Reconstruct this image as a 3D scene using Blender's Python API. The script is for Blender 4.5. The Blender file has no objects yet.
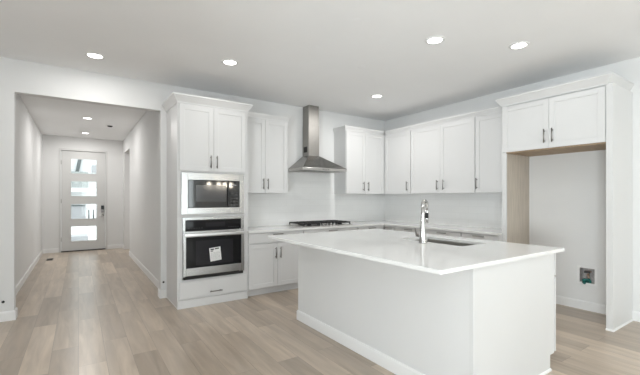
import bpy, bmesh, math, random
from mathutils import Vector, Matrix
random.seed(7)
PI = math.pi
S = bpy.context.scene
C = S.collection

# ------------------------------------------------------------------ camera
cam_d = bpy.data.cameras.new('camera')
cam = bpy.data.objects.new('camera', cam_d); C.objects.link(cam)
cam.location = (0, 0, 1.292)
cam.rotation_euler = (PI/2, 0, -math.radians(34.17))
cam_d.sensor_width = 36; cam_d.lens = 20.0
cam_d.shift_y = 10.5/640
cam_d.clip_start = 0.02
S.camera = cam
S.view_settings.view_transform = 'Standard'
S.view_settings.look = 'None'
S.view_settings.gamma = 1
S.view_settings.use_curve_mapping = False
S.view_settings.exposure = 0.04

# ------------------------------------------------------------------ world, daylight, added fill lights
W = bpy.data.worlds.new('overcast_sky'); S.world = W; W.use_nodes = True
wn = W.node_tree.nodes; wn['Background'].inputs[0].default_value = (0.93, 0.97, 1.0, 1)
wn['Background'].inputs[1].default_value = 3.0

def area_light(name, loc, rot, sx, sy, power, col):
    d = bpy.data.lights.new(name, 'AREA'); d.shape = 'RECTANGLE'; d.size = sx; d.size_y = sy
    d.energy = power; d.color = col
    o = bpy.data.objects.new(name, d); C.objects.link(o); o.location = loc; o.rotation_euler = rot
    return o
# daylight through the wide patio window in the rear wall, then added fill
area_light('daylight_rear', (1.75, -4.40, 1.25), (PI/2, 0, 0), 3.2, 2.1, 50, (0.90, 0.955, 1.0))
area_light('fill_side_up', (-2.62, -1.2, 1.0), (PI/2+.9, 0, -PI/2), 1.8, 1.2, 325, (0.90, 0.955, 1.0))  # added uplight outside the left wall, tilted up to brighten the ceiling
area_light('fill_side_room', (2.0, 9.6, 2.0), (0, 0, 0), 0.5, 0.5, 7, (1, 0.98, 0.95))  # unseen area lamp added in the side room to brighten the hall end

# ------------------------------------------------------------------ materials
def mat(name, col, rough=0.5, metal=0.0, noise=0.0, nscale=6.0, emit=None, estr=0, spec=0.5, bump=0.0, bscale=200, aniso=None, coat=0.0):
    m = bpy.data.materials.new(name); m.use_nodes = True
    nt = m.node_tree; b = nt.nodes['Principled BSDF']
    b.inputs['Roughness'].default_value = rough; b.inputs['Metallic'].default_value = metal
    b.inputs['Specular IOR Level'].default_value = spec
    b.inputs['Coat Weight'].default_value = coat
    tc = nt.nodes.new('ShaderNodeTexCoord')
    if noise > 0:
        n = nt.nodes.new('ShaderNodeTexNoise'); n.inputs['Scale'].default_value = nscale; n.inputs['Detail'].default_value = 3
        src = tc.outputs['Object']
        if aniso:
            mp = nt.nodes.new('ShaderNodeMapping'); mp.inputs['Scale'].default_value = aniso
            nt.links.new(src, mp.inputs[0]); src = mp.outputs[0]
        nt.links.new(src, n.inputs['Vector'])
        r = nt.nodes.new('ShaderNodeValToRGB')
        r.color_ramp.elements[0].position = 0.3; r.color_ramp.elements[1].position = 0.7
        r.color_ramp.elements[0].color = tuple(c*(1-noise) for c in col)+(1,)
        r.color_ramp.elements[1].color = tuple(min(1, c*(1+noise)) for c in col)+(1,)
        nt.links.new(n.outputs['Fac'], r.inputs[0]); nt.links.new(r.outputs[0], b.inputs['Base Color'])
    else:
        b.inputs['Base Color'].default_value = col+(1,)
    if bump > 0:
        n2 = nt.nodes.new('ShaderNodeTexNoise'); n2.inputs['Scale'].default_value = bscale; n2.inputs['Detail'].default_value = 2
        nt.links.new(tc.outputs['Object'], n2.inputs['Vector'])
        bp = nt.nodes.new('ShaderNodeBump'); bp.inputs['Strength'].default_value = bump; bp.inputs['Distance'].default_value = 0.002
        nt.links.new(n2.outputs['Fac'], bp.inputs['Height']); nt.links.new(bp.outputs[0], b.inputs['Normal'])
    if emit:
        b.inputs['Emission Color'].default_value = emit+(1,); b.inputs['Emission Strength'].default_value = estr
    return m

M_wall = mat('wall_paint', (0.795, 0.795, 0.79), 0.75, noise=0.01, nscale=2, spec=0.25, bump=0.12, bscale=160)
M_wall_shaded = mat('wall_paint_shaded', (0.73, 0.73, 0.725), 0.75, noise=0.01, nscale=2, spec=0.25, bump=0.12, bscale=160)  # wall paint darkened, the shade on the island's side put into its colour
M_ceil = mat('ceiling_paint', (0.93, 0.932, 0.935), 0.85, noise=0.01, nscale=2, spec=0.2, bump=0.1, bscale=120)
M_trim = mat('trim_paint', (0.87, 0.87, 0.865), 0.4, noise=0.005)
M_cab = mat('cabinet_lacquer', (0.705, 0.704, 0.700), 0.38, noise=0.005, nscale=3)
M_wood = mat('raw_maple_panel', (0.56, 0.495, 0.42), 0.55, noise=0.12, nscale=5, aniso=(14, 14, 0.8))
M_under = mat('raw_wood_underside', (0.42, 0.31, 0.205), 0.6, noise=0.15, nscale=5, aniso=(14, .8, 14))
M_steel = mat('brushed_steel', (0.60, 0.585, 0.565), 0.28, 1.0, noise=0.05, nscale=4, aniso=(1, 1, 60))
M_hood = mat('hood_steel', (0.27, 0.26, 0.245), 0.24, 1.0, noise=0.06, nscale=4, aniso=(60, 60, 1))
M_chim = mat('chimney_steel', (0.33, 0.318, 0.30), 0.45, 1.0, noise=0.05, nscale=4, aniso=(60, 60, 1))
M_polish = mat('polished_steel', (0.78, 0.78, 0.775), 0.28, 1.0, noise=0.03, nscale=4, aniso=(1, 60, 60))
M_bright = mat('bright_steel', (0.47, 0.47, 0.465), 0.25, 1.0, noise=0.03, nscale=4, aniso=(1, 1, 60))
M_nickel = mat('satin_nickel', (0.27, 0.262, 0.25), 0.35, 1.0, noise=0.03, nscale=30)
M_chrome = mat('polished_chrome', (0.60, 0.595, 0.585), 0.16, 1.0, noise=0.01)
M_black = mat('black_glass', (0.010, 0.010, 0.011), 0.05, noise=0.02, spec=0.22)
M_mwglass = mat('microwave_glass', (0.010, 0.010, 0.011), 0.05, noise=0.02, spec=1.0)
M_mwin = mat('microwave_window', (0.045, 0.045, 0.05), 0.10, noise=0.05, spec=1.0)
M_window = mat('oven_window_glass', (0.020, 0.019, 0.022), 0.06, noise=0.05, spec=0.28)
M_iron = mat('cast_iron', (0.018, 0.018, 0.018), 0.6, noise=0.15, nscale=80)
M_blackp = mat('black_plastic', (0.02, 0.02, 0.02), 0.4, noise=0.05)
M_grayp = mat('gray_plastic', (0.35, 0.35, 0.36), 0.45, noise=0.05)
M_key = mat('dim_key_print', (0.045, 0.045, 0.046), 0.4, noise=0.05)
M_whitep = mat('white_plastic', (0.84, 0.84, 0.83), 0.4, noise=0.01)
M_teal = mat('teal_tag', (0.02, 0.16, 0.14), 0.5, noise=0.5, nscale=60)
M_brass = mat('brass', (0.55, 0.42, 0.33), 0.4, 1.0, noise=0.1)
M_paper = mat('paper', (0.85, 0.85, 0.84), 0.7, noise=0.01)
M_ink = mat('ink', (0.03, 0.03, 0.03), 0.7, noise=0.05)
M_inkg = mat('grey_ink', (0.35, 0.35, 0.35), 0.7, noise=0.3, nscale=200)
M_door = mat('door_paint', (0.66, 0.66, 0.65), 0.4, noise=0.01)
M_vent = mat('vent_metal', (0.22, 0.20, 0.17), 0.5, noise=0.05)
M_dark = mat('dark_cavity', (0.03, 0.028, 0.027), 0.8, noise=0.1)
M_cavity = mat('box_cavity', (0.46, 0.44, 0.43), 0.7, noise=0.25, nscale=50)
M_lens = mat('lamp_lens', (0.9, 0.9, 0.9), 0.4, noise=0.01, emit=(1.0, 0.97, 0.93), estr=6)
M_bulb = mat('lit_glass_shade', (0.9, 0.88, 0.85), 0.4, noise=0.01, emit=(1.0, 0.9, 0.75), estr=22)
M_siding = mat('white_siding', (0.62, 0.63, 0.64), 0.6, noise=0.03)
M_garage = mat('garage_panel_paint', (0.33, 0.335, 0.35), 0.6, noise=0.03)
M_post = mat('porch_post_paint', (0.10, 0.115, 0.115), 0.6, noise=0.05)
M_rail = mat('dark_rail_metal', (0.05, 0.05, 0.05), 0.5, noise=0.05)
M_conc = mat('pale_concrete', (0.72, 0.72, 0.70), 0.8, noise=0.08, nscale=3)
M_shrub = mat('roof_shingle', (0.27, 0.29, 0.285), 0.8, noise=0.2, nscale=8)

def quartz():
    m = bpy.data.materials.new('white_quartz'); m.use_nodes = True; nt = m.node_tree; b = nt.nodes['Principled BSDF']
    tc = nt.nodes.new('ShaderNodeTexCoord'); n = nt.nodes.new('ShaderNodeTexNoise')
    n.inputs['Scale'].default_value = 1.6; n.inputs['Detail'].default_value = 6; n.inputs['Distortion'].default_value = 1.5
    nt.links.new(tc.outputs['Object'], n.inputs['Vector'])
    r = nt.nodes.new('ShaderNodeValToRGB'); e = r.color_ramp.elements
    e[0].position = 0.46; e[0].color = (0.84, 0.838, 0.825, 1); e[1].position = 0.54; e[1].color = (0.84, 0.838, 0.825, 1)
    k = r.color_ramp.elements.new(0.5); k.color = (0.825, 0.823, 0.812, 1)
    nt.links.new(n.outputs['Fac'], r.inputs[0]); nt.links.new(r.outputs[0], b.inputs['Base Color'])
    b.inputs['Roughness'].default_value = 0.08
    return m
M_quartz = quartz()

def tile():
    m = bpy.data.materials.new('white_wall_tile'); m.use_nodes = True; nt = m.node_tree; b = nt.nodes['Principled BSDF']
    tc = nt.nodes.new('ShaderNodeTexCoord'); sp = nt.nodes.new('ShaderNodeSeparateXYZ'); cb = nt.nodes.new('ShaderNodeCombineXYZ')
    ad = nt.nodes.new('ShaderNodeMath'); ad.operation = 'ADD'
    L = nt.links.new
    L(tc.outputs['Object'], sp.inputs[0]); L(sp.outputs[0], ad.inputs[0]); L(sp.outputs[1], ad.inputs[1])
    L(ad.outputs[0], cb.inputs[0]); L(sp.outputs[2], cb.inputs[1])
    br = nt.nodes.new('ShaderNodeTexBrick'); br.inputs['Scale'].default_value = 1
    br.inputs['Brick Width'].default_value = 0.30; br.inputs['Row Height'].default_value = 0.1
    br.inputs['Mortar Size'].default_value = 0.0018
    br.inputs['Color1'].default_value = (0.86, 0.86, 0.85, 1); br.inputs['Color2'].default_value = (0.84, 0.84, 0.83, 1)
    br.inputs['Mortar'].default_value = (0.795, 0.795, 0.787, 1)
    L(cb.outputs[0], br.inputs['Vector']); L(br.outputs['Color'], b.inputs['Base Color'])
    b.inputs['Roughness'].default_value = 0.25
    return m
M_tile = tile()

def planks():
    m = bpy.data.materials.new('oak_plank_floor'); m.use_nodes = True; nt = m.node_tree; b = nt.nodes['Principled BSDF']
    L = nt.links.new; N = nt.nodes.new
    tc = N('ShaderNodeTexCoord'); sp = N('ShaderNodeSeparateXYZ'); cb = N('ShaderNodeCombineXYZ')
    L(tc.outputs['Object'], sp.inputs[0]); L(sp.outputs[1], cb.inputs[0]); L(sp.outputs[0], cb.inputs[1])
    def brick(c1, c2, mo):
        br = N('ShaderNodeTexBrick'); br.offset = 0.37; br.offset_frequency = 2; br.squash = 1
        br.inputs['Scale'].default_value = 1; br.inputs['Brick Width'].default_value = 1.25; br.inputs['Row Height'].default_value = 0.185
        br.inputs['Mortar Size'].default_value = 0.0012; br.inputs['Bias'].default_value = 0.0
        br.inputs['Color1'].default_value = c1; br.inputs['Color2'].default_value = c2; br.inputs['Mortar'].default_value = mo
        L(cb.outputs[0], br.inputs['Vector']); return br
    br = brick((0.655, 0.545, 0.435, 1), (0.385, 0.312, 0.243, 1), (0.26, 0.21, 0.17, 1))
    rnd = brick((0, 0, 0, 1), (1, 1, 1, 1), (0.5, 0.5, 0.5, 1))
    # grain, shifted plank by plank
    mp = N('ShaderNodeMapping'); mp.inputs['Scale'].default_value = (1.0, 10, 1); L(cb.outputs[0], mp.inputs[0])
    ml = N('ShaderNodeVectorMath'); ml.operation = 'MULTIPLY'; ml.inputs[1].default_value = (23, 37, 11); L(rnd.outputs['Color'], ml.inputs[0])
    av = N('ShaderNodeVectorMath'); av.operation = 'ADD'; L(mp.outputs[0], av.inputs[0]); L(ml.outputs[0], av.inputs[1])
    n = N('ShaderNodeTexNoise'); n.inputs['Scale'].default_value = 1.6; n.inputs['Detail'].default_value = 5; n.inputs['Distortion'].default_value = 0.6
    L(av.outputs[0], n.inputs['Vector'])
    r = N('ShaderNodeValToRGB'); r.color_ramp.elements[0].position = 0.3; r.color_ramp.elements[1].position = 0.72
    r.color_ramp.elements[0].color = (0.75, 0.735, 0.715, 1); r.color_ramp.elements[1].color = (1.08, 1.08, 1.08, 1)
    L(n.outputs['Fac'], r.inputs[0])
    mx = N('ShaderNodeMixRGB'); mx.blend_type = 'MULTIPLY'; mx.inputs[0].default_value = 1
    L(br.outputs['Color'], mx.inputs[1]); L(r.outputs[0], mx.inputs[2])
    # knots and grey clouding
    n3 = N('ShaderNodeTexNoise'); n3.inputs['Scale'].default_value = 0.9; n3.inputs['Detail'].default_value = 4; L(av.outputs[0], n3.inputs['Vector'])
    r3 = N('ShaderNodeValToRGB'); r3.color_ramp.elements[0].position = 0.42; r3.color_ramp.elements[1].position = 0.7
    r3.color_ramp.elements[0].color = (0, 0, 0, 1); r3.color_ramp.elements[1].color = (0.45, 0.45, 0.45, 1); L(n3.outputs['Fac'], r3.inputs[0])
    m2 = N('ShaderNodeMixRGB'); m2.inputs[2].default_value = (0.43, 0.37, 0.315, 1)
    L(r3.outputs[0], m2.inputs[0]); L(mx.outputs[0], m2.inputs[1]); L(m2.outputs[0], b.inputs['Base Color'])
    b.inputs['Roughness'].default_value = 0.28; b.inputs['Specular IOR Level'].default_value = 0.6
    return m
M_floor = planks()

def glass():
    m = bpy.data.materials.new('window_glass'); m.use_nodes = True; nt = m.node_tree
    for n in list(nt.nodes): nt.nodes.remove(n)
    o = nt.nodes.new('ShaderNodeOutputMaterial'); t = nt.nodes.new('ShaderNodeBsdfTransparent'); g = nt.nodes.new('ShaderNodeBsdfGlossy')
    t.inputs[0].default_value = (0.96, 0.98, 0.97, 1); g.inputs['Roughness'].default_value = 0.02
    f = nt.nodes.new('ShaderNodeFresnel'); f.inputs[0].default_value = 1.3
    x = nt.nodes.new('ShaderNodeMixShader')
    nt.links.new(f.outputs[0], x.inputs[0]); nt.links.new(t.outputs[0], x.inputs[1]); nt.links.new(g.outputs[0], x.inputs[2]); nt.links.new(x.outputs[0], o.inputs[0])
    return m
M_glass = glass()

# ------------------------------------------------------------------ mesh helpers
class MB:
    def __init__(s): s.bm = bmesh.new()
    def box(s, x0, x1, y0, y1, z0, z1, bev=0.0, seg=2):
        t = bmesh.new()
        v = [t.verts.new((x, y, z)) for x in (x0, x1) for y in (y0, y1) for z in (z0, z1)]
        for f in ((0, 1, 3, 2), (4, 6, 7, 5), (0, 4, 5, 1), (2, 3, 7, 6), (0, 2, 6, 4), (1, 5, 7, 3)): t.faces.new([v[i] for i in f])
        bmesh.ops.recalc_face_normals(t, faces=t.faces)
        if bev > 0:
            bmesh.ops.bevel(t, geom=list(t.edges), offset=bev, segments=seg, profile=0.5, affect='EDGES')
        s._merge(t); return s
    def _merge(s, t, mtx=None):
        if mtx is not None: bmesh.ops.transform(t, matrix=mtx, verts=t.verts)
        me = bpy.data.meshes.new('tmp'); t.to_mesh(me); t.free(); s.bm.from_mesh(me); bpy.data.meshes.remove(me)
    def poly(s, pts, ext, bev=0.0):
        """closed polygon pts (3D) extruded by vector ext"""
        t = bmesh.new(); a = [t.verts.new(p) for p in pts]; b = [t.verts.new(Vector(p)+Vector(ext)) for p in pts]; n = len(pts)
        t.faces.new(a); t.faces.new(b[::-1])
        for i in range(n): t.faces.new([a[i], b[i], b[(i+1) % n], a[(i+1) % n]])
        bmesh.ops.recalc_face_normals(t, faces=t.faces)
        if bev > 0: bmesh.ops.bevel(t, geom=list(t.edges), offset=bev, segments=2, profile=0.5, affect='EDGES')
        s._merge(t); return s
    def lathe(s, prof, center, axis=(0, 0, 1), seg=28):
        """profile [(r, h)] about axis through center"""
        t = bmesh.new(); rings = []
        for (r, h) in prof:
            if r < 1e-6: rings.append([t.verts.new((0, 0, h))])
            else: rings.append([t.verts.new((r*math.cos(2*PI*k/seg), r*math.sin(2*PI*k/seg), h)) for k in range(seg)])
        for a, b in zip(rings, rings[1:]):
            for k in range(seg):
                k2 = (k+1) % seg
                if len(a) == 1 and len(b) == 1: continue
                if len(a) == 1: t.faces.new([a[0], b[k], b[k2]])
                elif len(b) == 1: t.faces.new([a[k], a[k2], b[0]])
                else: t.faces.new([a[k], a[k2], b[k2], b[k]])
        for q in (rings[0], rings[-1]):
            if len(q) > 1:
                try: t.faces.new(q)
                except Exception: pass
        bmesh.ops.recalc_face_normals(t, faces=t.faces)
        for f in t.faces: f.smooth = True
        m = Matrix.Translation(Vector(center)) @ Vector((0, 0, 1)).rotation_difference(Vector(axis)).to_matrix().to_4x4()
        s._merge(t, m); return s
    def cyl(s, p0, p1, r, seg=16, r2=None):
        d = Vector(p1)-Vector(p0); return s.lathe([(r, 0), (r if r2 is None else r2, d.length)], p0, d, seg)
    def tube(s, pts, rad, seg=14):
        t = bmesh.new(); pts = [Vector(p) for p in pts]; n = len(pts)
        rad = rad if isinstance(rad, (list, tuple)) else [rad]*n
        tan = [(pts[min(i+1, n-1)]-pts[max(i-1, 0)]).normalized() for i in range(n)]
        u = tan[0].orthogonal().normalized(); rings = []
        for i in range(n):
            u = (u-tan[i]*u.dot(tan[i])).normalized(); w = tan[i].cross(u)
            rings.append([t.verts.new(pts[i]+(u*math.cos(2*PI*k/seg)+w*math.sin(2*PI*k/seg))*rad[i]) for k in range(seg)])
        for a, b in zip(rings, rings[1:]):
            for k in range(seg): t.faces.new([a[k], a[(k+1) % seg], b[(k+1) % seg], b[k]])
        t.faces.new(rings[0]); t.faces.new(rings[-1][::-1])
        bmesh.ops.recalc_face_normals(t, faces=t.faces)
        for f in t.faces: f.smooth = len(f.verts) == 4
        s._merge(t); return s
    def sweep(s, path, prof, closed=False):
        """profile [(offset, z)] swept along a plan path; offset points to the left of the travel direction; mitred corners"""
        P = [Vector(p) for p in path]; n = len(P); t = bmesh.new(); rings = []
        for i in range(n):
            d0 = (P[i]-P[i-1]).normalized() if i > 0 else None
            d1 = (P[i+1]-P[i]).normalized() if i < n-1 else None
            if d0 is None: d0 = d1
            if d1 is None: d1 = d0
            n0 = Vector((-d0.y, d0.x)); n1 = Vector((-d1.y, d1.x)); mv = (n0+n1)/(1+n0.dot(n1))
            rings.append([t.verts.new((P[i].x+mv.x*o, P[i].y+mv.y*o, z)) for o, z in prof])
        k = len(prof)
        for a, b in zip(rings, rings[1:]):
            for j in range(k): t.faces.new([a[j], a[(j+1) % k], b[(j+1) % k], b[j]])
        t.faces.new(rings[0]); t.faces.new(rings[-1][::-1])
        bmesh.ops.recalc_face_normals(t, faces=t.faces); s._merge(t); return s
    def build(s, name, m, parent=None, label=None, loc=None):
        me = bpy.data.meshes.new(name)
        if loc is not None: bmesh.ops.translate(s.bm, vec=-Vector(loc), verts=s.bm.verts)
        s.bm.to_mesh(me); s.bm.free(); me.materials.append(m)
        o = bpy.data.objects.new(name, me); C.objects.link(o)
        if loc is not None: o.location = loc
        if parent is not None: o.parent = parent
        if label: o['label'] = label
        return o
def tag(o, label, cat, group=None):
    o['label'] = label; o['category'] = cat
    if group: o['group'] = group
    return o
def thing(name, label, cat, loc, rz=0, group=None):
    o = bpy.data.objects.new(name, None); C.objects.link(o); o.empty_display_size = 0.1
    o.location = loc; o.rotation_euler = (0, 0, rz); return tag(o, label, cat, group)
def struct(o): o['kind'] = 'structure'; return o
def copy_tree(o, parent=None):
    c = o.copy(); C.objects.link(c)
    if parent is not None: c.parent = parent
    for ch in list(o.children): copy_tree(ch, c)
    return c

# ------------------------------------------------------------------ the setting
H = 2.765; YB = 4.94; XR = 4.845; YE = 10.46; YR = -4.2; XL = -2.4
def wall(name, boxes, m=M_wall):
    b = MB()
    for q in boxes: b.box(*q)
    return struct(b.build(name, m))
struct(MB().box(XL-.12, XR+.12, YR-.12, YE+.14, -.1, 0).build('floor', M_floor))
wall('ceiling', [(XL-.12, XR+.12, YR-.12, YE+.14, H, H+.12)], M_ceil)
wall('wall_back', [(XL, -.565, YB, YB+.12, 0, H), (.875, XR, YB, YB+.12, 0, H), (-.565, .875, YB, YB+.12, 2.42, H)])
# right wall with the recess for the water box
by0, by1, bz0, bz1 = 1.585, 1.735, .315, .485
wall('wall_right', [(XR, XR+.12, by1, YB+.12, 0, H), (XR, XR+.12, YR, by0, 0, H), (XR, XR+.12, by0, by1, 0, bz0), (XR, XR+.12, by0, by1, bz1, H)])
wall('wall_left', [(XL-.12, XL, YR, -2.1, 0, H), (XL-.12, XL, -.3, YB+.12, 0, H), (XL-.12, XL, -2.1, -.3, 0, .7), (XL-.12, XL, -2.1, -.3, 2.2, H)])
wall('wall_rear', [(XL-.12, .1, YR-.12, YR, 0, H), (3.4, XR+.12, YR-.12, YR, 0, H), (.1, 3.4, YR-.12, YR, 2.3, H), (.1, 3.4, YR-.12, YR, 0, .2)])
HL, HR = -.70, .95
wall('wall_hall_left', [(HL-.12, HL, YB+.12, YE, 0, H)])
wall('wall_hall_right', [(HR, HR+.12, YB+.12, 9.04, 0, H), (HR, HR+.12, 10.14, YE, 0, H), (HR, HR+.12, 9.04, 10.14, 2.42, H)])
wall('wall_hall_end', [(HL-.12, -.39, YE, YE+.14, 0, H), (.60, 2.72, YE, YE+.14, 0, H), (-.39, .60, YE, YE+.14, 2.475, H)])
wall('wall_side_room', [(2.6, 2.72, 8.4, YE, 0, H), (HR+.12, 2.72, 8.28, 8.4, 0, H)])
# rear window behind the camera; left one added for the side uplight
def window(n, horizontal, a0, a1, z0, z1, c):
    b = MB(); g = MB(); t = .05; mid = (a0+a1)/2
    def bx(B, u0, u1, w0, w1, d):
        if horizontal: B.box(u0, u1, c-d, c+d, w0, w1)
        else: B.box(c-d, c+d, u0, u1, w0, w1)
    for q in ((a0, a0+t, z0, z1), (a1-t, a1, z0, z1), (a0+t, a1-t, z0, z0+t), (a0+t, a1-t, z1-t, z1), (mid-.03, mid+.03, z0+t, z1-t)): bx(b, *q, .04)
    o = struct(b.build('window_%d' % n, M_trim))
    bx(g, a0+t, mid-.03, z0+t, z1-t, .004); bx(g, mid+.03, a1-t, z0+t, z1-t, .004)
    g.build('pane', M_glass, o)
window(1, True, .1, 3.4, .2, 2.3, YR-.06); window(2, False, -2.1, -.3, .7, 2.2, XL-.06)

BBP = [(0, 0), (.013, 0), (.013, .085), (.009, .100), (0, .102)]
def baseboard(name, path): return struct(MB().sweep(path, BBP).build(name, M_trim))
baseboard('baseboard_hall_left', [(HL+.001, YE-.001), (HL+.001, YB+.121), (-.564, YB+.121), (-.564, YB-.001), (-2.39, YB-.001)])
baseboard('baseboard_hall_right', [(.943, YB-.001), (.874, YB-.001), (.874, YB+.121), (HR-.001, YB+.121), (HR-.001, 9.04)])
baseboard('baseboard_hall_right_far', [(HR-.001, 10.14), (HR-.001, YE-.001), (.602, YE-.001)])
baseboard('baseboard_hall_end', [(-.392, YE-.001), (HL+.016, YE-.001)])
baseboard('baseboard_nook', [(XR-.001, 1.312), (XR-.001, 2.285)])
baseboard('baseboard_right', [(XR-.001, -4.18), (XR-.001, 1.253)])

# ------------------------------------------------------------------ front door
YD = YE+.03
slab = MB(); lx0, lx1 = -.161, .378
lites = [(.235, .610), (.772, 1.157), (1.326, 1.709), (1.880, 2.248)]
dx0, dx1, dz0, dz1 = -.344, .556, .02, 2.432
zs = [dz0]+[z for l in lites for z in l]+[dz1]
slab.box(dx0, lx0, YD, YD+.045, dz0, dz1); slab.box(lx1, dx1, YD, YD+.045, dz0, dz1)
for i in range(0, len(zs), 2): slab.box(lx0, lx1, YD, YD+.045, zs[i], zs[i+1])
door = struct(slab.build('door_1', M_door))
for z0, z1 in lites:
    MB().box(lx0, lx1, YD+.018, YD+.026, z0, z1).build('pane', M_glass, door)
    f = MB()
    for q in ((lx0-.012, lx0+.012, z0-.012, z1+.012), (lx1-.012, lx1+.012, z0-.012, z1+.012), (lx0+.012, lx1-.012, z0-.012, z0+.012), (lx0+.012, lx1-.012, z1-.012, z1+.012)):
        f.box(q[0], q[1], YD-.006, YD-.0005, q[2], q[3])
    f.build('lite_frame', M_door, door)
fr = MB()
for q in ((-.39, dx0-.004, 0, 2.475), (dx1+.004, .60, 0, 2.475), (dx0-.004, dx1+.004, dz1+.004, 2.475)): fr.box(q[0], q[1], YE-.008, YE+.14, q[2], q[3])
fr.build('door_frame', M_door, door)
MB().box(dx0-.004, dx1+.004, YE-.01, YE+.14, 0.0, .018).build('threshold', M_dark, door, 'dark bronze threshold')
for z in (.3, 1.22, 2.15): MB().cyl((dx0-.003, YD-.008, z-.05), (dx0-.003, YD-.008, z+.05), .008).build('hinge', M_nickel, door, 'dull metal hinge')
k = MB().box(.466, .530, YD-.028, YD-.001, 1.0, 1.105, .006).build('keypad_lock', M_blackp, door, 'black keypad deadbolt')
MB().box(.478, .518, YD-.030, YD-.0285, 1.05, 1.09).build('keypad_screen', M_black, k)
MB().box(.466, .530, YD-.024, YD-.001, .93, .985, .006).build('lock_base', M_grayp, door)
lv = MB().lathe([(.030, 0), (.030, .008), (.014, .012), (.012, .05), (0, .05)], (.498, YD-.001, .855), (0, -1, 0)).box(.40, .508, YD-.062, YD-.046, .846, .864, .004)
lv.build('lever_handle', M_steel, door, 'nickel lever handle')

# ------------------------------------------------------------------ outside the front door
struct(MB().box(-8, 10, YE+.14, 40, -.12, -.02).build('ground', M_conc))
nh = thing('neighbor_house', 'white sided house seen through the front door panes', 'house', (.5, 24, -.02))
def nb(name, m, lab, *boxes):
    b = MB()
    for q in boxes: b.box(*q)
    o = b.build(name, m); o.location = -Vector(nh.location); o.parent = nh
    if lab: o['label'] = lab
    return o
sd = MB()
for i in range(34): sd.poly([(-6, 24, i*.16), (-6, 23.97, i*.16), (-6, 23.995, i*.16+.16), (-6, 24, i*.16+.16)], (13, 0, 0))
sd.box(-6, 7, 24, 30, -.02, 5.44)
o = sd.build('siding', M_siding); o.location = -Vector(nh.location); o.parent = nh
nb('garage_door', M_garage, 'grey garage door', (-2.6, .32, 23.9, 23.96, -.02, .82))
nb('garage_lintel', M_post, 'dark lintel', (-2.6, .32, 23.86, 23.95, .83, .92))
nb('roof', M_shrub, 'grey porch roof', (-6, .42, 22.8, 23.9, 1.83, 2.7))
nb('fascia', M_siding, 'white fascia board', (-6, 1.4, 22.7, 22.8, 1.62, 1.83))
nb('window', M_garage, 'grey window', (.62, 1.1, 23.93, 23.96, 2.75, 3.15))
dn = MB().tube([(-.08, 23.9, 2.70), (-.05, 23.84, 2.84), (.06, 23.84, 3.47), (.08, 23.9, 3.7)], .085, 10)
o = dn.build('downspout', M_post); o.location = -Vector(nh.location); o.parent = nh; o['label'] = 'dark slanted downspout'
rl = thing('porch_railing', 'dark baluster railing behind the third door pane', 'railing', (.32, 14, -.02))
rb = MB().box(-.12, .5, -.02, .02, .93, .97).box(-.12, .5, -.02, .02, .58, .61)
for x in (-.12, .46): rb.box(x, x+.04, -.02, .02, 0, 1.0)
rb.build('rail_frame', M_siding, rl)
for i in range(4): MB().box(-.06+i*.13, -.025+i*.13, -.015, .015, .61, .93).build('baluster', M_rail, rl)
tag(MB().box(-.35, .24, 12.7, 13.5, -.02, .17, .02).build('planter_box', M_garage, loc=(-.05, 13.1, -.02)), 'low grey box outside behind the lowest door pane', 'planter')

# ------------------------------------------------------------------ cabinets
def shaker(x0, x1, z0, z1, y, t=.02, rail=.058, rec=.007):
    """door front facing -y; back face at y, front at y-t"""
    b = MB(); f = y-t
    b.box(x0, x0+rail, f, y, z0, z1, .0012, 1); b.box(x1-rail, x1, f, y, z0, z1, .0012, 1)
    b.box(x0+rail, x1-rail, f, y, z0, z0+rail, .0012, 1); b.box(x0+rail, x1-rail, f, y, z1-rail, z1, .0012, 1)
    b.box(x0+rail-.002, x1-rail+.002, f+rec, y-.002, z0+rail-.002, z1-rail+.002)
    return b
def slabfront(x0, x1, z0, z1, y, t=.02): return MB().box(x0, x1, y-t, y, z0, z1, .002)
def pull(parent, x, y, z, vertical=True, L=.150):
    """bar pull on a front whose face is at y"""
    b = MB(); r = .0066; o = .030
    if vertical:
        b.cyl((x, y-o, z-L/2), (x, y-o, z+L/2), r, 12)
        for s in (-1, 1): b.cyl((x, y+.0, z+s*L*.36), (x, y-o, z+s*L*.36), r*.85, 10)
    else:
        b.cyl((x-L/2, y-o, z), (x+L/2, y-o, z), r, 12)
        for s in (-1, 1): b.cyl((x+s*L*.36, y, z), (x+s*L*.36, y-o, z), r*.85, 10)
    b.build('bar_handle', M_nickel, parent, 'satin nickel bar handle')
CROWN = [(0, -.012), (.006, -.012), (.010, .004), (.020, .020), (.040, .050), (.050, .066), (.056, .070), (.056, .088), (0, .088)]
SMALL = [(0, -.012), (.006, -.012), (.008, .010), (.018, .032), (.028, .052), (.028, .072), (0, .072)]
def crown(parent, path, z, prof): MB().sweep(path, [(a, z+b) for a, b in prof]).build('crown_molding', M_cab, parent)
RIGHT = -PI/2   # fronts face -X
G = .0015

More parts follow.
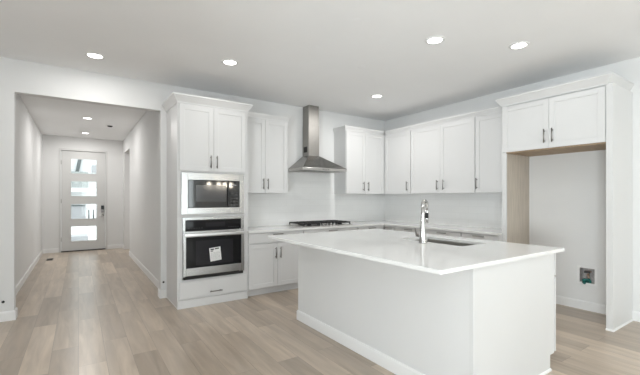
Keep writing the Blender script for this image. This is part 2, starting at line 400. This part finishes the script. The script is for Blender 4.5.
# --- tall oven cabinet (front at Y=4.33)
T0, T1, TY = .945, 1.806, 4.33
tall = thing('oven_cabinet', 'tall white cabinet at the end of the hall wall holding the microwave and wall oven', 'cabinet', (T0, TY, 0))
w = T1-T0; d = YB-TY-.002
b = MB().box(0, .02, .0, d, 0, 2.41).box(w-.02, w, 0, d, 0, 2.41).box(.02, w-.02, d-.01, d, .0, 2.41)
for z0, z1 in ((.095, .115), (.30, .330), (1.066, 1.098), (1.592, 1.625), (2.385, 2.41)): b.box(.02, w-.02, 0, d-.01, z0, z1)
b.box(.02, .054, .0015, .02, .1155, 1.5915).box(w-.066, w-.02, .0015, .02, .1155, 1.5915)
b.build('carcass', M_cab, tall)
MB().box(.0, w, -.012, -.0005, 0, .095, .002).build('base_trim', M_cab, tall)
MB().sweep([(w, -.001), (-.001, -.001), (-.001, d)][::-1], [(0, 0), (.013, 0), (.013, .012), (.004, .02), (0, .02)]).build('shoe_molding', M_trim, tall)
mid = .418
for x0, x1, hx in ((.018, mid-G, mid-.040), (mid+G, w-.030, mid+.034)):
    o = shaker(x0, x1, 1.612, 2.385, -.0005).build('door', M_cab, tall); pull(o, hx, -.0205, 1.728)
o = slabfront(.018, w-.012, .115, .312, -.0005).build('drawer_front', M_cab, tall); pull(o, .44, -.0205, .165, False)
crown(tall, [(w+.0005, .255), (w+.0005, -.0005), (-.0005, -.0005), (-.0005, d)][::-1][::-1], 2.41, CROWN)

# --- microwave with trim kit
mw = thing('microwave', 'built-in stainless microwave with black glass front above the wall oven', 'microwave', (.985, TY, 1.098))
W_ = .764; Z_ = .492
b = MB(); yb, yf = -.001, -.026
# trim frame, glass opening x .072-.712, z .078-.408
for q in ((0, .072, 0, Z_), (.704, W_, 0, Z_), (.072, .704, 0, .078), (.072, .704, .408, Z_)): b.box(q[0], q[1], yf, yb, q[2], q[3], .003)
b.build('trim_frame', M_bright, mw, 'bright stainless trim frame')
MB().box(.03, W_-.03, .02, .42, .03, Z_-.03).build('oven_body', M_blackp, mw)
dr = MB().box(.074, .555, -.022, .015, .080, .406, .003).build('door', M_mwglass, mw, 'black glass door')
MB().box(.165, .530, -.0235, -.0225, .150, .350).build('window', M_mwin, dr)
MB().box(.548, .562, -.040, -.0235, .095, .392, .004).build('door_edge_grip', M_blackp, dr)
cp = MB().box(.566, .702, -.022, .015, .080, .406, .003).build('control_panel', M_mwglass, mw, 'black control panel with grey keys')
for r in range(5):
    for c in range(3): MB().box(.588+c*.036, .610+c*.036, -.0230, -.0222, .105+r*.038, .117+r*.038).build('key', M_key, cp)
MB().box(.600, .660, -.0230, -.0222, .345, .360).build('display', M_grayp, cp, 'pale clock display')
vs = MB()
for i in range(14): vs.box(.10+i*.042, .128+i*.042, yf-.001, yf-.0002, .440, .446)
vs.build('vent_slots', M_steel, mw)

# --- wall oven
ov = thing('wall_oven', 'built-in stainless wall oven with black window and white paper label below the microwave', 'oven', (1.000, TY, .331))
OW = .748
MB().box(.02, OW-.045, .02, .52, .02, .70).build('oven_body', M_blackp, ov)
b = MB().box(0, .030, -.022, -.001, .035, .734, .003).box(OW-.038, OW, -.022, -.001, .035, .734, .003).box(.030, OW-.038, -.022, -.001, .700, .734, .003)
b.build('trim_frame', M_bright, ov, 'bright stainless trim frame')
cp = MB().box(.031, OW-.039, -.026, .01, .578, .699, .003).build('control_panel', M_black, ov, 'black glass control panel')
MB().box(.26, .50, -.0272, -.0262, .615, .665).build('display', M_window, cp)
for x in [.06+i*.03 for i in range(6)]+[.54+i*.03 for i in range(5)]: MB().box(x, x+.015, -.0270, -.0262, .600, .606).build('control_key', M_key, cp)
door_o = MB()
door_o.box(.004, .034, -.040, -.023, .046, .570, .003).box(OW-.040, OW-.004, -.040, -.023, .046, .570, .003)
door_o.box(.034, OW-.040, -.040, -.023, .046, .138, .003).box(.034, OW-.040, -.040, -.023, .500, .570, .003)
door_o = door_o.build('door', M_bright, ov, 'stainless door frame')
MB().box(.034, OW-.040, -.037, -.024, .138, .500).build('door_glass', M_black, door_o, 'black door glass')
MB().box(.145, .600, -.0385, -.0372, .165, .455).build('door_window', M_window, door_o, 'dark see-through oven window')
h = MB(); h.box(.002, OW-.002, -.090, -.072, .513, .547, .008, 3)
for x in (.03, OW-.06): h.box(x, x+.03, -.0725, -.0402, .517, .543, .004)
h.build('door_handle', M_polish, door_o, 'wide stainless bar handle')
MB().box(.010, OW-.010, -.024, .01, .004, .032).build('vent_gap', M_dark, ov, 'dark vent gap')
# paper label on the glass, slightly tilted
def tilt(boxes, name, m, par, cx=.376, cz=.281, a=-.10, sy=1):
    b = MB()
    for q in boxes: b.box(*q)
    bmesh.ops.rotate(b.bm, cent=(cx, 0, cz), matrix=Matrix.Rotation(a, 3, 'Y'), verts=b.bm.verts)
    return b.build(name, m, par)
lb = tilt([(.308, .444, -.0405, -.0390, .200, .362)], 'paper_label', M_paper, door_o); lb['label'] = 'tilted white paper label with small print'
q = [(.322+.0, .365, -.0412, -.0407, .335, .350), (.376, .424, -.0412, -.0407, .338, .352), (.322, .352, -.0412, -.0407, .318, .328)]
tilt(q, 'label_heading', M_ink, lb)
q = []
for i in range(8):
    x = .320
    while x < .425:
        l = random.uniform(.008, .024); q.append((x, min(x+l, .432), -.0412, -.0407, .212+i*.0125, .2155+i*.0125)); x += l+.006
tilt(q, 'label_print', M_inkg, lb)

# --- upper and base cabinets
UB, UT = 1.362, 2.415
def upper(name_lab, x0, x1, y_front, splits, handles, rz=0, origin=None, crown_path=None, group='white upper cabinets', inset0=.004, inset1=.004, dep=.33):
    """local frame: x along the run, y back, doors at local y -0.02..0"""
    r = thing('upper_cabinet', name_lab, 'cabinet', origin, rz, group)
    w = x1-x0
    MB().box(0, w, 0, dep-.002, UB, UT).build('carcass', M_cab, r)
    xs = [inset0]+splits+[w-inset1]
    for i in range(len(xs)-1):
        o = shaker(xs[i]+G, xs[i+1]-G, UB+.002, UT-.018, -.0005).build('door', M_cab, r)
        for hx in handles[i]: pull(o, hx, -.0205, 1.490)
    if crown_path: crown(r, crown_path, UT, SMALL)
    return r
YU = 4.62   # carcass front; doors reach 4.60
dU = YB-YU
upper('white two-door upper cabinet between the oven cabinet and the range hood', 1.808, 2.55, YU, [.379], [[.343], [.413]], 0, (1.808, YU, 0),
      [(0.0, -.0005), (.7425, -.0005), (.7425, dU-.004)][::-1], dep=dU)
upper('white two-door upper cabinet right of the range hood in the corner', 3.645, 4.515, YU, [.418], [[.366], [.470]], 0, (3.645, YU, 0),
      [(-.0005, dU-.004), (-.0005, -.0005), (.846, -.0005)][::-1], inset1=.02, dep=dU)
MB().box(.8515, .8695, -.0205, -.0005, UB+.002, UT).build('corner_filler', M_cab, bpy.data.objects['upper_cabinet.001'])
XU = 4.535; dX = XR-XU
# right wall run: local x goes toward -Y
def upper_r(lab, ya, yb, splits, handles, **k):
    w = ya-yb
    return upper(lab, 0, w, 0, splits, handles, RIGHT, (XU, ya, 0), k.pop('cp', [(w, -.0005), (0.0, -.0005)]), dep=dX, **k)
upper_r('single-door white upper cabinet on the right wall beside the inside corner', 4.598, 4.003, [], [[.53]], inset0=.006, cp=[(.595, -.0005), (.022, -.0005)])
upper_r('two-door white upper cabinet in the middle of the right wall', 4.0, 2.853, [.577], [[.530], [.645]])
upper_r('single-door white upper cabinet on the right wall next to the fridge nook', 2.85, 2.345, [], [[.030]])

def base(lab, w, dep, drawers, doors, origin, rz, kick=True, w0=0):
    r = thing('base_cabinet', lab, 'cabinet', origin, rz, 'white base cabinets')
    MB().box(w0, w, 0, dep-.002, .098, .835).build('carcass', M_cab, r)
    MB().box(w0, w, .055, .070, 0, .0975).build('toe_kick', M_cab, r)
    for x0, x1 in drawers:
        o = slabfront(x0+G, x1-G, .700, .826, -.0005).build('drawer_front', M_cab, r); pull(o, (x0+x1)/2, -.0205, .806, False)
    for x0, x1, hx in doors:
        o = shaker(x0+G, x1-G, .102, .685, -.0005).build('door', M_cab, r); pull(o, hx, -.0205, .555)
    return r
YC = 4.335; dB = YB-YC
base('white base cabinet with two doors right of the oven cabinet', .834, dB, [(.008, .830)], [(.008, .425, .389), (.425, .830, .461)], (1.810, YC, 0), 0)
base('white base cabinet directly under the gas cooktop', 1.01, dB, [(.004, 1.004)], [(.004, .504, .46), (.504, 1.004, .55)], (2.646, YC, 0), 0)
base('white base cabinet right of the cooktop in the corner', .575, dB, [(.004, .555)], [(.004, .555, .05)], (3.658, YC, 0), 0)
XB = 4.24; dBX = XR-XB
base('white corner base cabinet on the right wall behind the faucet', .855, dBX, [(.64, .852)], [(.64, .852, .81)], (XB, YB-.008, 0), RIGHT, w0=.003)
base_r = [('white base cabinet on the right wall left of the middle drawer unit', 4.075, 3.452), ('white base cabinet in the middle of the right wall run', 3.450, 2.868), ('white base cabinet on the right wall beside the fridge nook', 2.866, 2.345)]
for lab, a, c in base_r:
    w = a-c; base(lab, w, dBX, [(.004, w-.004)], [(.004, w/2, w/2-.035), (w/2, w-.004, w/2+.035)], (XB, a, 0), RIGHT)

# --- fridge surround (fronts face -X at X=4.275)
XF = 4.275; FD = XR-XF-.002
fs = thing('fridge_cabinet', 'tall white surround with two high doors over the empty fridge nook', 'cabinet', (XF, 2.342, 0), RIGHT)
FW = 2.342-1.254
MB().box(0, .050, 0, .022, 0, 2.41).box(0, .018, .022, FD, 0, 2.41).build('side_panel', M_cab, fs)
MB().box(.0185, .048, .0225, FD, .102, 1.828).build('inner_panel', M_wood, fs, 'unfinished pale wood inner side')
MB().box(FW-.055, FW, 0, FD, 0, 2.41, .002).build('side_panel', M_cab, fs)
MB().box(.0505, FW-.0555, .022, FD, 1.845, 2.41).build('carcass', M_cab, fs)
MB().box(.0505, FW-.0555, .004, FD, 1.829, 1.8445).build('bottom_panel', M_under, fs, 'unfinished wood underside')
m_ = .530
for x0, x1, hx in ((.014, m_-G, m_-.040), (m_+G, FW-.058, m_+.040)):
    o = shaker(x0, x1, 1.842, 2.385, -.0005).build('door', M_cab, fs); pull(o, hx, -.0205, 1.975)
crown(fs, [(-.0005, .225), (-.0005, -.0005), (FW-.042, -.0005), (FW-.042, FD)][::-1], 2.41, CROWN)
MB().sweep([(FW-.055, -.0005), (FW+.0005, -.0005), (FW+.0005, FD)][::-1], [(0, 0), (.010, 0), (.010, .012), (.003, .018), (0, .018)]).build('shoe_molding', M_trim, fs)

# --- worktop along both walls, tile backsplash
ct = MB().poly([(1.809, YB-.002, .836), (1.809, 4.297, .836), (4.202, 4.297, .836), (4.202, 2.345, .836), (XR-.002, 2.345, .836), (XR-.002, YB-.002, .836)], (0, 0, .030), .002)
tag(ct.build('countertop', M_quartz, loc=(4.5, 4.6, .836)), 'white quartz countertop running along the back and right walls', 'countertop')
bs = MB().box(1.809, 4.835, YB-.009, YB-.001, .8665, 1.3615).box(2.551, 3.644, YB-.009, YB-.001, 1.3615, 1.70)
tag(bs.build('tile_backsplash', M_tile, loc=(3.3, YB, .866)), 'pale tiled backsplash on the hood wall', 'backsplash')
bs = MB().box(XR-.009, XR-.001, 2.345, YB-.010, .8665, 1.3615)
tag(bs.build('tile_backsplash', M_tile, loc=(XR, 3.6, .866)), 'pale tiled backsplash on the right wall under its cabinets', 'backsplash')

# --- range hood
hx0, hx1, hy, hyb = 2.738, 3.570, 4.482, YB-.010
hd = thing('range_hood', 'stainless steel pyramid chimney range hood above the gas cooktop', 'range hood', ((hx0+hx1)/2, YB, 1.712))
def off(o): o.location = -Vector(hd.location); return o
c0, c1, cy = 3.005, 3.205, 4.745
hb, hm, ht = 1.712, 1.752, 1.962
can = bmesh.new()
ring = lambda x0, x1, y0, z: [can.verts.new(p) for p in ((x0, y0, z), (x1, y0, z), (x1, hyb, z), (x0, hyb, z))]
R0, R1, R2 = ring(hx0, hx1, hy, hm), ring(hx0+.02, hx1-.02, hy+.016, hm+.016), ring(c0-.006, c1+.006, cy-.006, ht)
for a, e in ((R0, R1), (R1, R2)):
    for i in range(4): can.faces.new([a[i], a[(i+1) % 4], e[(i+1) % 4], e[i]])
can.faces.new(R0[::-1]); can.faces.new(R2); bmesh.ops.recalc_face_normals(can, faces=can.faces)
b = MB(); b._merge(can); off(b.build('canopy', M_hood, hd))
rim = MB().box(hx0, hx1, hy, hy+.02, hb, hm-.0005, .002).box(hx0, hx0+.02, hy+.02, hyb, hb, hm-.0005, .002).box(hx1-.02, hx1, hy+.02, hyb, hb, hm-.0005, .002).box(hx0+.02, hx1-.02, hyb-.02, hyb, hb, hm-.0005, .002)
off(rim.build('rim', M_steel, hd))
off(MB().box(hx0+.021, hx1-.021, hy+.021, hyb-.021, hb+.012, hm-.001).build('filter', M_nickel, hd))
for x in (2.95, 3.35): off(MB().lathe([(.028, 0), (.028, .006), (0, .006)], (x, 4.56, hb+.006)).build('hood_lamp', M_whitep, hd))
ch = off(MB().box(c0, c1, cy, hyb, ht-.005, 2.45, .002).box(c0+.004, c1-.004, cy+.004, hyb, 2.45, H-.001, .002).build('chimney', M_chim, hd))
vg = MB().box(c0-.002, c0-.0003, 4.79, 4.89, 2.02, 2.11)
o = vg.build('vent_grille', M_dark, ch, 'dark vent grille on the chimney side')
for i in range(4): off(MB().cyl((3.10+i*.035, hy-.004, 1.732), (3.10+i*.035, hy-.0003, 1.732), .007, 12).build('control_button', M_blackp, hd))

# --- gas cooktop
kx0, kx1, ky0, ky1 = 2.675, 3.61, 4.375, 4.875
ck = thing('gas_cooktop', 'stainless gas cooktop with black cast iron grates under the range hood', 'cooktop', ((kx0+kx1)/2, (ky0+ky1)/2, .8665))
def offk(o): o.location = -Vector((ck.location.x, ck.location.y, .9165)); return o
offk(MB().box(kx0, kx1, ky0, ky1, .9165, .928, .004).build('pan', M_steel, ck))
gw = (kx1-kx0-.06)/3
for i in range(3):
    gx0 = kx0+.03+i*gw+.004; gx1 = gx0+gw-.008; gy0 = ky0+(.11 if i == 1 else .03); gy1 = ky1-.03
    g = MB()
    for q in ((gx0, gx1, gy0, gy0+.014), (gx0, gx1, gy1-.014, gy1), (gx0, gx0+.014, gy0, gy1), (gx1-.014, gx1, gy0, gy1)): g.box(*q, .952, .972, .003)
    for q in ((gx0, gx1, (gy0+gy1)/2-.006, (gy0+gy1)/2+.006), ((gx0+gx1)/2-.006, (gx0+gx1)/2+.006, gy0, gy1), (gx0, gx1, gy0+.10, gy0+.112), (gx0, gx1, gy1-.112, gy1-.10)): g.box(*q, .956, .974, .002)
    for x in (gx0, gx1-.014):
        for y in (gy0, gy1-.014): g.box(x, x+.014, y, y+.014, .928, .953)
    offk(g.build('grate', M_iron, ck))
for x, y, r in ((2.86, 4.50, .04), (2.86, 4.75, .045), (3.145, 4.68, .06), (3.43, 4.50, .04), (3.43, 4.75, .045)):
    offk(MB().lathe([(r, 0), (r, .010), (r*.8, .014), (r*.8, .020), (r*.75, .023), (0, .023)], (x, y, .928)).build('burner', M_iron, ck))
for i in range(5):
    offk(MB().lathe([(.021, 0), (.021, .006), (.017, .008), (.016, .026), (.014, .029), (0, .029)], (3.005+i*.068, 4.425, .928)).build('knob', M_bright, ck, 'silver burner knob'))

# --- island
ix0, ix1, iy0, iy1 = 1.934, 3.030, 1.236, 3.262
isl = thing('kitchen_island', 'large white kitchen island with panelled end in the foreground', 'kitchen island', (2.45, 2.25, 0))
def offi(o): o.location = -Vector(isl.location); return o
offi(MB().box(ix0, ix0+.12, iy0+.021, iy1, 0, .884).build('knee_wall', M_wall_shaded, isl, 'painted plaster side facing the room'))
offi(MB().box(ix0+.121, ix1-.034, iy0+.021, iy1, .11, .60).box(ix0+.121, 2.49, iy0+.021, iy1, .60, .884).box(2.91, ix1-.034, iy0+.021, iy1, .60, .884)
     .box(2.49, 2.91, iy0+.021, 1.68, .60, .884).box(2.49, 2.91, 2.47, iy1, .60, .884).build('carcass', M_cab, isl))
ep = [(ix0-.004, iy0, 0), (2.925, iy0, 0), (2.925, iy0, .115), (ix1-.042, iy0, .115), (ix1-.042, iy0, .884), (ix0-.004, iy0, .884)]
offi(MB().poly(ep, (0, .020, 0), .001).build('end_panel', M_cab, isl))
offi(MB().box(ix0-.004, ix0+.026, iy0-.006, iy0-.0005, 0, .884, .001).build('corner_trim', M_cab, isl))
offi(MB().box(2.91, 2.925, iy0+.021, iy1, 0, .109).build('toe_kick', M_cab, isl))
offi(MB().sweep([(2.925, iy0-.0005), (ix0+.03, iy0-.0005)], [(0, 0), (.010, 0), (.010, .012), (.003, .018), (0, .018)]).build('shoe_molding', M_trim, isl))
offi(MB().sweep([(ix0-.0005, iy0-.002), (ix0-.0005, iy1+.0005), (ix0+.12, iy1+.0005)][::1], BBP).build('baseboard', M_trim, isl))
# fronts on the working side, facing +X: local frame rotated 90 degrees
def isl_front(u0, u1, z0, z1, nm):
    f0, f1 = ix1-.0195, ix1+.0
    o = MB().box(f0, f1+.0, u0+G, u1-G, z0, z1, .002)
    o = offi(o.build(nm, M_cab, isl)); hb_ = MB()
    if nm == 'door':
        y = u1-.04; hb_.cyl((f1+.03, y, z1-.22), (f1+.03, y, z1-.07), .0058, 12)
        for z in (z1-.2, z1-.09): hb_.cyl((f1, y, z), (f1+.03, y, z), .005, 10)
    else:
        y = (u0+u1)/2; hb_.cyl((f1+.03, y-.075, (z0+z1)/2), (f1+.03, y+.075, (z0+z1)/2), .0058, 12)
        for e in (-.05, .05): hb_.cyl((f1, y+e, (z0+z1)/2), (f1+.03, y+e, (z0+z1)/2), .005, 10)
    hb_.build('bar_handle', M_nickel, o, 'satin nickel bar handle')
us = [iy0+.003, 1.68, 2.09, 2.50, 3.258]
for a, c in zip(us, us[1:]): isl_front(a, c, .12, .685, 'door'); isl_front(a, c, .70, .872, 'drawer_front')
# island top with sink cut-out
sx0, sx1, sy0, sy1 = 2.515, 2.890, 1.700, 2.350
tx0, tx1, ty0, ty1 = 1.587, 3.082, 1.200, 3.285
t = bmesh.new()
def rect(x0, x1, y0, y1, z, r, n=4):
    out = []
    for cx, cy, a0 in ((x1-r, y1-r, 0), (x0+r, y1-r, 90), (x0+r, y0+r, 180), (x1-r, y0+r, 270)):
        for k_ in range(n+1):
            a = math.radians(a0+90*k_/n); out.append((cx+r*math.cos(a), cy+r*math.sin(a), z))
    return out
def loop(x0, x1, y0, y1, z, r): return [t.verts.new(p) for p in rect(x0, x1, y0, y1, z, r)]
e_ = .003
Ls = [loop(sx0, sx1, sy0, sy1, .885, .03), loop(tx0, tx1, ty0, ty1, .885, .008), loop(tx0, tx1, ty0, ty1, .908-e_, .008),
      loop(tx0+e_, tx1-e_, ty0+e_, ty1-e_, .908, .008), loop(sx0, sx1, sy0, sy1, .908, .03)]
for a, c in zip(Ls, Ls[1:]+Ls[:1]):
    n_ = len(a)
    for i in range(n_): t.faces.new([a[i], a[(i+1) % n_], c[(i+1) % n_], c[i]])
bmesh.ops.recalc_face_normals(t, faces=t.faces)
b = MB(); b._merge(t)
tag(b.build('island_countertop', M_quartz, loc=(2.3, 2.25, .885)), 'thick white quartz slab overhanging the island', 'countertop')
# sink: undermount basin
t = bmesh.new(); i_ = .004
Ls = [loop(sx0-.02, sx1+.012, sy0-.02, sy1+.012, .8845, .03), loop(sx0+i_, sx1-i_, sy0+i_, sy1-i_, .8845, .03), loop(sx0+i_+.004, sx1-i_-.004, sy0+i_+.004, sy1-i_-.004, .70, .03), loop(sx0+.03, sx1-.03, sy0+.03, sy1-.03, .665, .02)]
for a, c in zip(Ls, Ls[1:]):
    n_ = len(a)
    for i in range(n_): t.faces.new([a[i], a[(i+1) % n_], c[(i+1) % n_], c[i]])
t.faces.new(Ls[-1]); bmesh.ops.recalc_face_normals(t, faces=t.faces)
sk = thing('kitchen_sink', 'undermount stainless sink set in the island top', 'sink', (2.70, 2.025, .665))
b = MB(); b._merge(t); o = b.build('basin', M_steel, sk); o.location = -Vector(sk.location)
o = MB().lathe([(.045, 0), (.045, .003), (.03, .004), (.028, .001), (0, .001)], (2.70, 2.025, .6655)).build('drain', M_nickel, sk); o.location = -Vector(sk.location)
# faucet
fx, fy = 2.437, 2.025
fc = thing('kitchen_faucet', 'tall tapered chrome pull-down faucet standing at the island sink', 'faucet', (fx, fy, .9085))
bd = MB().lathe([(.034, 0), (.034, .004), (.031, .012), (.0275, .06), (.023, .13), (.0185, .20), (.016, .25), (.015, .30)], (0, 0, 0), (0, 0, 1), 24)
bd.build('body', M_chrome, fc)
dirv = Vector((.954, .30, 0)); arc = []; R_ = .045
for k_ in range(13):
    a = PI*k_/12; arc.append(Vector((0, 0, .315))+dirv*(R_-R_*math.cos(a))+Vector((0, 0, R_*math.sin(a))))
pts = [Vector((0, 0, .298))]+arc+[dirv*(2*R_)+Vector((0, 0, .28))]
MB().tube(pts, [.015]+[.0145]*13+[.0125], 16).build('spout', M_chrome, fc)
p = dirv*(2*R_)
MB().tube([p+Vector((0, 0, .282)), p+Vector((0, 0, .27)), p+Vector((0, 0, .20)), p+Vector((0, 0, .165))], [.0125, .0135, .0145, .0135], 16).build('spray_head', M_chrome, fc)
MB().tube([p+Vector((0, 0, .255)), p+Vector((0, 0, .205))], .0160, 16).build('spray_button_band', M_blackp, fc, 'black grip band')
hn = MB().tube([(0, .018, .055), (0, .062, .060)], .0155, 14).tube([(0, .050, .060), (0, .066, .062), (-.004, .072, .085), (-.008, .076, .12)], [.0125, .012, .006, .005], 12)
hn.build('lever', M_nickel, fc, 'short side lever')

# --- water box in the fridge nook
wb = thing('water_supply_box', 'recessed plastic outlet box with valve and teal tag low in the fridge nook', 'outlet box', (XR, 1.66, .31))
def offw(o): o.location = -Vector(wb.location); return o
f = MB()
for q in ((by0-.022, by0+.002, bz0-.022, bz1+.022), (by1-.002, by1+.022, bz0-.022, bz1+.022), (by0+.002, by1-.002, bz0-.022, bz0+.002), (by0+.002, by1-.002, bz1-.002, bz1+.022)):
    f.box(XR-.007, XR-.0008, q[0], q[1], q[2], q[3], .001)
offw(f.build('face_frame', M_whitep, wb))
c_ = MB().box(XR+.07, XR+.075, by0+.001, by1-.001, bz0+.001, bz1-.001)
for q in ((by0+.001, by0+.004, bz0+.001, bz1-.001), (by1-.004, by1-.001, bz0+.001, bz1-.001), (by0+.004, by1-.004, bz0+.001, bz0+.004), (by0+.004, by1-.004, bz1-.004, bz1-.001)): c_.box(XR, XR+.07, *q)
offw(c_.build('box_liner', M_cavity, wb, 'grey-brown box interior'))
v_ = MB().cyl((XR+.04, 1.66, bz0+.004), (XR+.04, 1.66, .43), .011, 14).cyl((XR+.04, 1.66, .40), (XR+.002, 1.66, .40), .010, 14).cyl((XR+.03, 1.69, .44), (XR+.03, 1.63, .44), .010, 12)
vo = offw(v_.build('valve', M_brass, wb, 'brass shut-off valve'))
MB().box(XR-.004, XR+.004, 1.63, 1.69, .425, .45, .003).build('valve_handle', M_rail, vo, 'dark valve handle')
tg = bmesh.new()
b = MB()
for i in range(7):
    y = 1.612+.1*random.random(); z = .312+.045*random.random()
    b.lathe([(0, 0), (.016, .003), (.018, .008), (0, .012)], (XR-.004-.002*i, y, z), (-1, random.uniform(-.3, .3), random.uniform(-.3, .3)), 7)
b.box(XR-.012, XR-.008, 1.615, 1.705, .318, .352, .001)
offw(b.build('tag', M_teal, wb, 'crumpled teal plastic tag'))

# --- small fittings
for lab, x in (('small black round cable stub low on the wall end left of the hall opening', -.653), ('small black round cable stub low on the wall end beside the oven cabinet', .908)):
    tag(MB().lathe([(.013, 0), (.013, .004), (.008, .006), (.007, .020), (0, .020)], (x, YB-.001, .205), (0, -1, 0), 14).build('cable_stub', M_blackp, loc=(x, YB, .205)), lab, 'cable outlet', 'cable stubs beside the hall opening')
fv = thing('floor_register', 'dark metal floor vent by the hall left wall near the front door', 'vent', (-.50, 9.35, 0))
MB().box(-.06, .06, -.16, .16, .0005, .004, .001).build('frame', M_vent, fv)
s_ = MB()
for i in range(10): s_.box(-.045, .045, -.14+i*.028, -.124+i*.028, .0042, .0052)
s_.build('slots', M_dark, fv)

# --- recessed lights
def make_light(lab, x, y, group, first=[]):
    if first:
        r = copy_tree(first[0]); r.location = (x, y, H)
    else:
        r = thing('recessed_light', lab, 'ceiling light', (x, y, H), 0)
        MB().lathe([(.066, -.002), (.068, -.008), (.076, -.009), (.090, -.004), (.092, -.0005), (.066, -.0005)], (0, 0, 0), (0, 0, 1), 36).build('trim_ring', M_whitep, r)
        MB().lathe([(0, -.005), (.0655, -.005), (.0655, -.001), (0, -.001)], (0, 0, 0), (0, 0, 1), 36).build('lens', M_lens, r)
        first.append(r)
    tag(r, lab, 'ceiling light', group)
    return r
KL = 'recessed lights in the kitchen ceiling'
spots = [('round recessed light on the ceiling in front of the hall opening', .140, 4.347, KL), ('round recessed light on the ceiling in front of the oven cabinet', 1.358, 3.739, KL),
         ('round recessed light deepest in the kitchen, near the inside corner of the cabinets', 3.564, 3.785, KL), ('round recessed light left of the pair nearest the fridge cabinet', 2.748, 2.140, KL),
         ('round recessed light closest to the fridge cabinet, rightmost on the ceiling', 3.514, 1.759, KL),
         ('round recessed light in the hall ceiling, the nearer of the two', .135, 7.826, 'recessed lights in the hall ceiling'), ('round recessed light in the hall ceiling, closest to the front door', .128, 9.652, 'recessed lights in the hall ceiling')]
for i, (lab, x, y, g) in enumerate(spots):
    make_light(lab, x, y, g)
    ld = bpy.data.lights.new('recessed_lamp', 'AREA'); ld.shape = 'DISK'; ld.size = .12; ld.energy = (6.5, 3.7, 13.5, 4.6, 1.2, 13, 13)[i]; ld.color = (1, .982, .958)
    lo = bpy.data.objects.new('recessed_lamp', ld); C.objects.link(lo); lo.location = (x, y, H-.011)
for lab, x, y in (('faint white cover disc on the ceiling between the two front lights, topmost', 1.92, 2.272), ('faint white cover disc on the ceiling right of the light by the oven cabinet', 1.928, 2.91), ('faint white cover disc on the ceiling in front of the inside corner light', 2.636, 3.042)):
    tag(MB().lathe([(0, -.002), (.040, -.002), (.042, -.0015), (.043, -.0005), (0, -.0005)], (x, y, H), (0, 0, 1), 28).build('sprinkler_cover', M_ceil, loc=(x, y, H)), lab, 'sprinkler cover', 'sprinkler covers')
hs = thing('hall_sprinkler', 'dark recessed sprinkler head in a white ring on the hall ceiling', 'sprinkler', (.529, 8.406, H))
MB().lathe([(.05, -.002), (.055, -.006), (.075, -.006), (.08, -.0005), (.05, -.0005)], (0, 0, 0), (0, 0, 1), 28).build('escutcheon', M_whitep, hs)
MB().lathe([(0, -.020), (.040, -.020), (.048, -.006), (.048, -.0005), (0, -.0005)], (0, 0, 0), (0, 0, 1), 28).build('head', M_dark, hs, 'dark head')

# --- chandelier behind the camera (seen mirrored in the microwave glass)
cl = thing('chandelier', 'bar chandelier with lit glass shades mirrored in the microwave door', 'chandelier', (3.42, -1.5, 1.60))
MB().cyl((0, 0, .16), (0, 0, H-1.601), .008, 12).lathe([(.06, H-1.62), (.06, H-1.601), (0, H-1.601)], (0, 0, 0)).build('stem', M_nickel, cl)
MB().box(-.42, .42, -.012, .012, .14, .164, .003).build('bar', M_nickel, cl)
for i in range(4):
    x = (-.36, -.08, .10, .27)[i]
    MB().lathe([(.03, .139), (.05, .11), (.055, 0), (.05, 0), (.045, .1), (0, .12)], (x, 0, 0), (0, 0, 1), 20).build('glass_shade', M_bulb, cl)
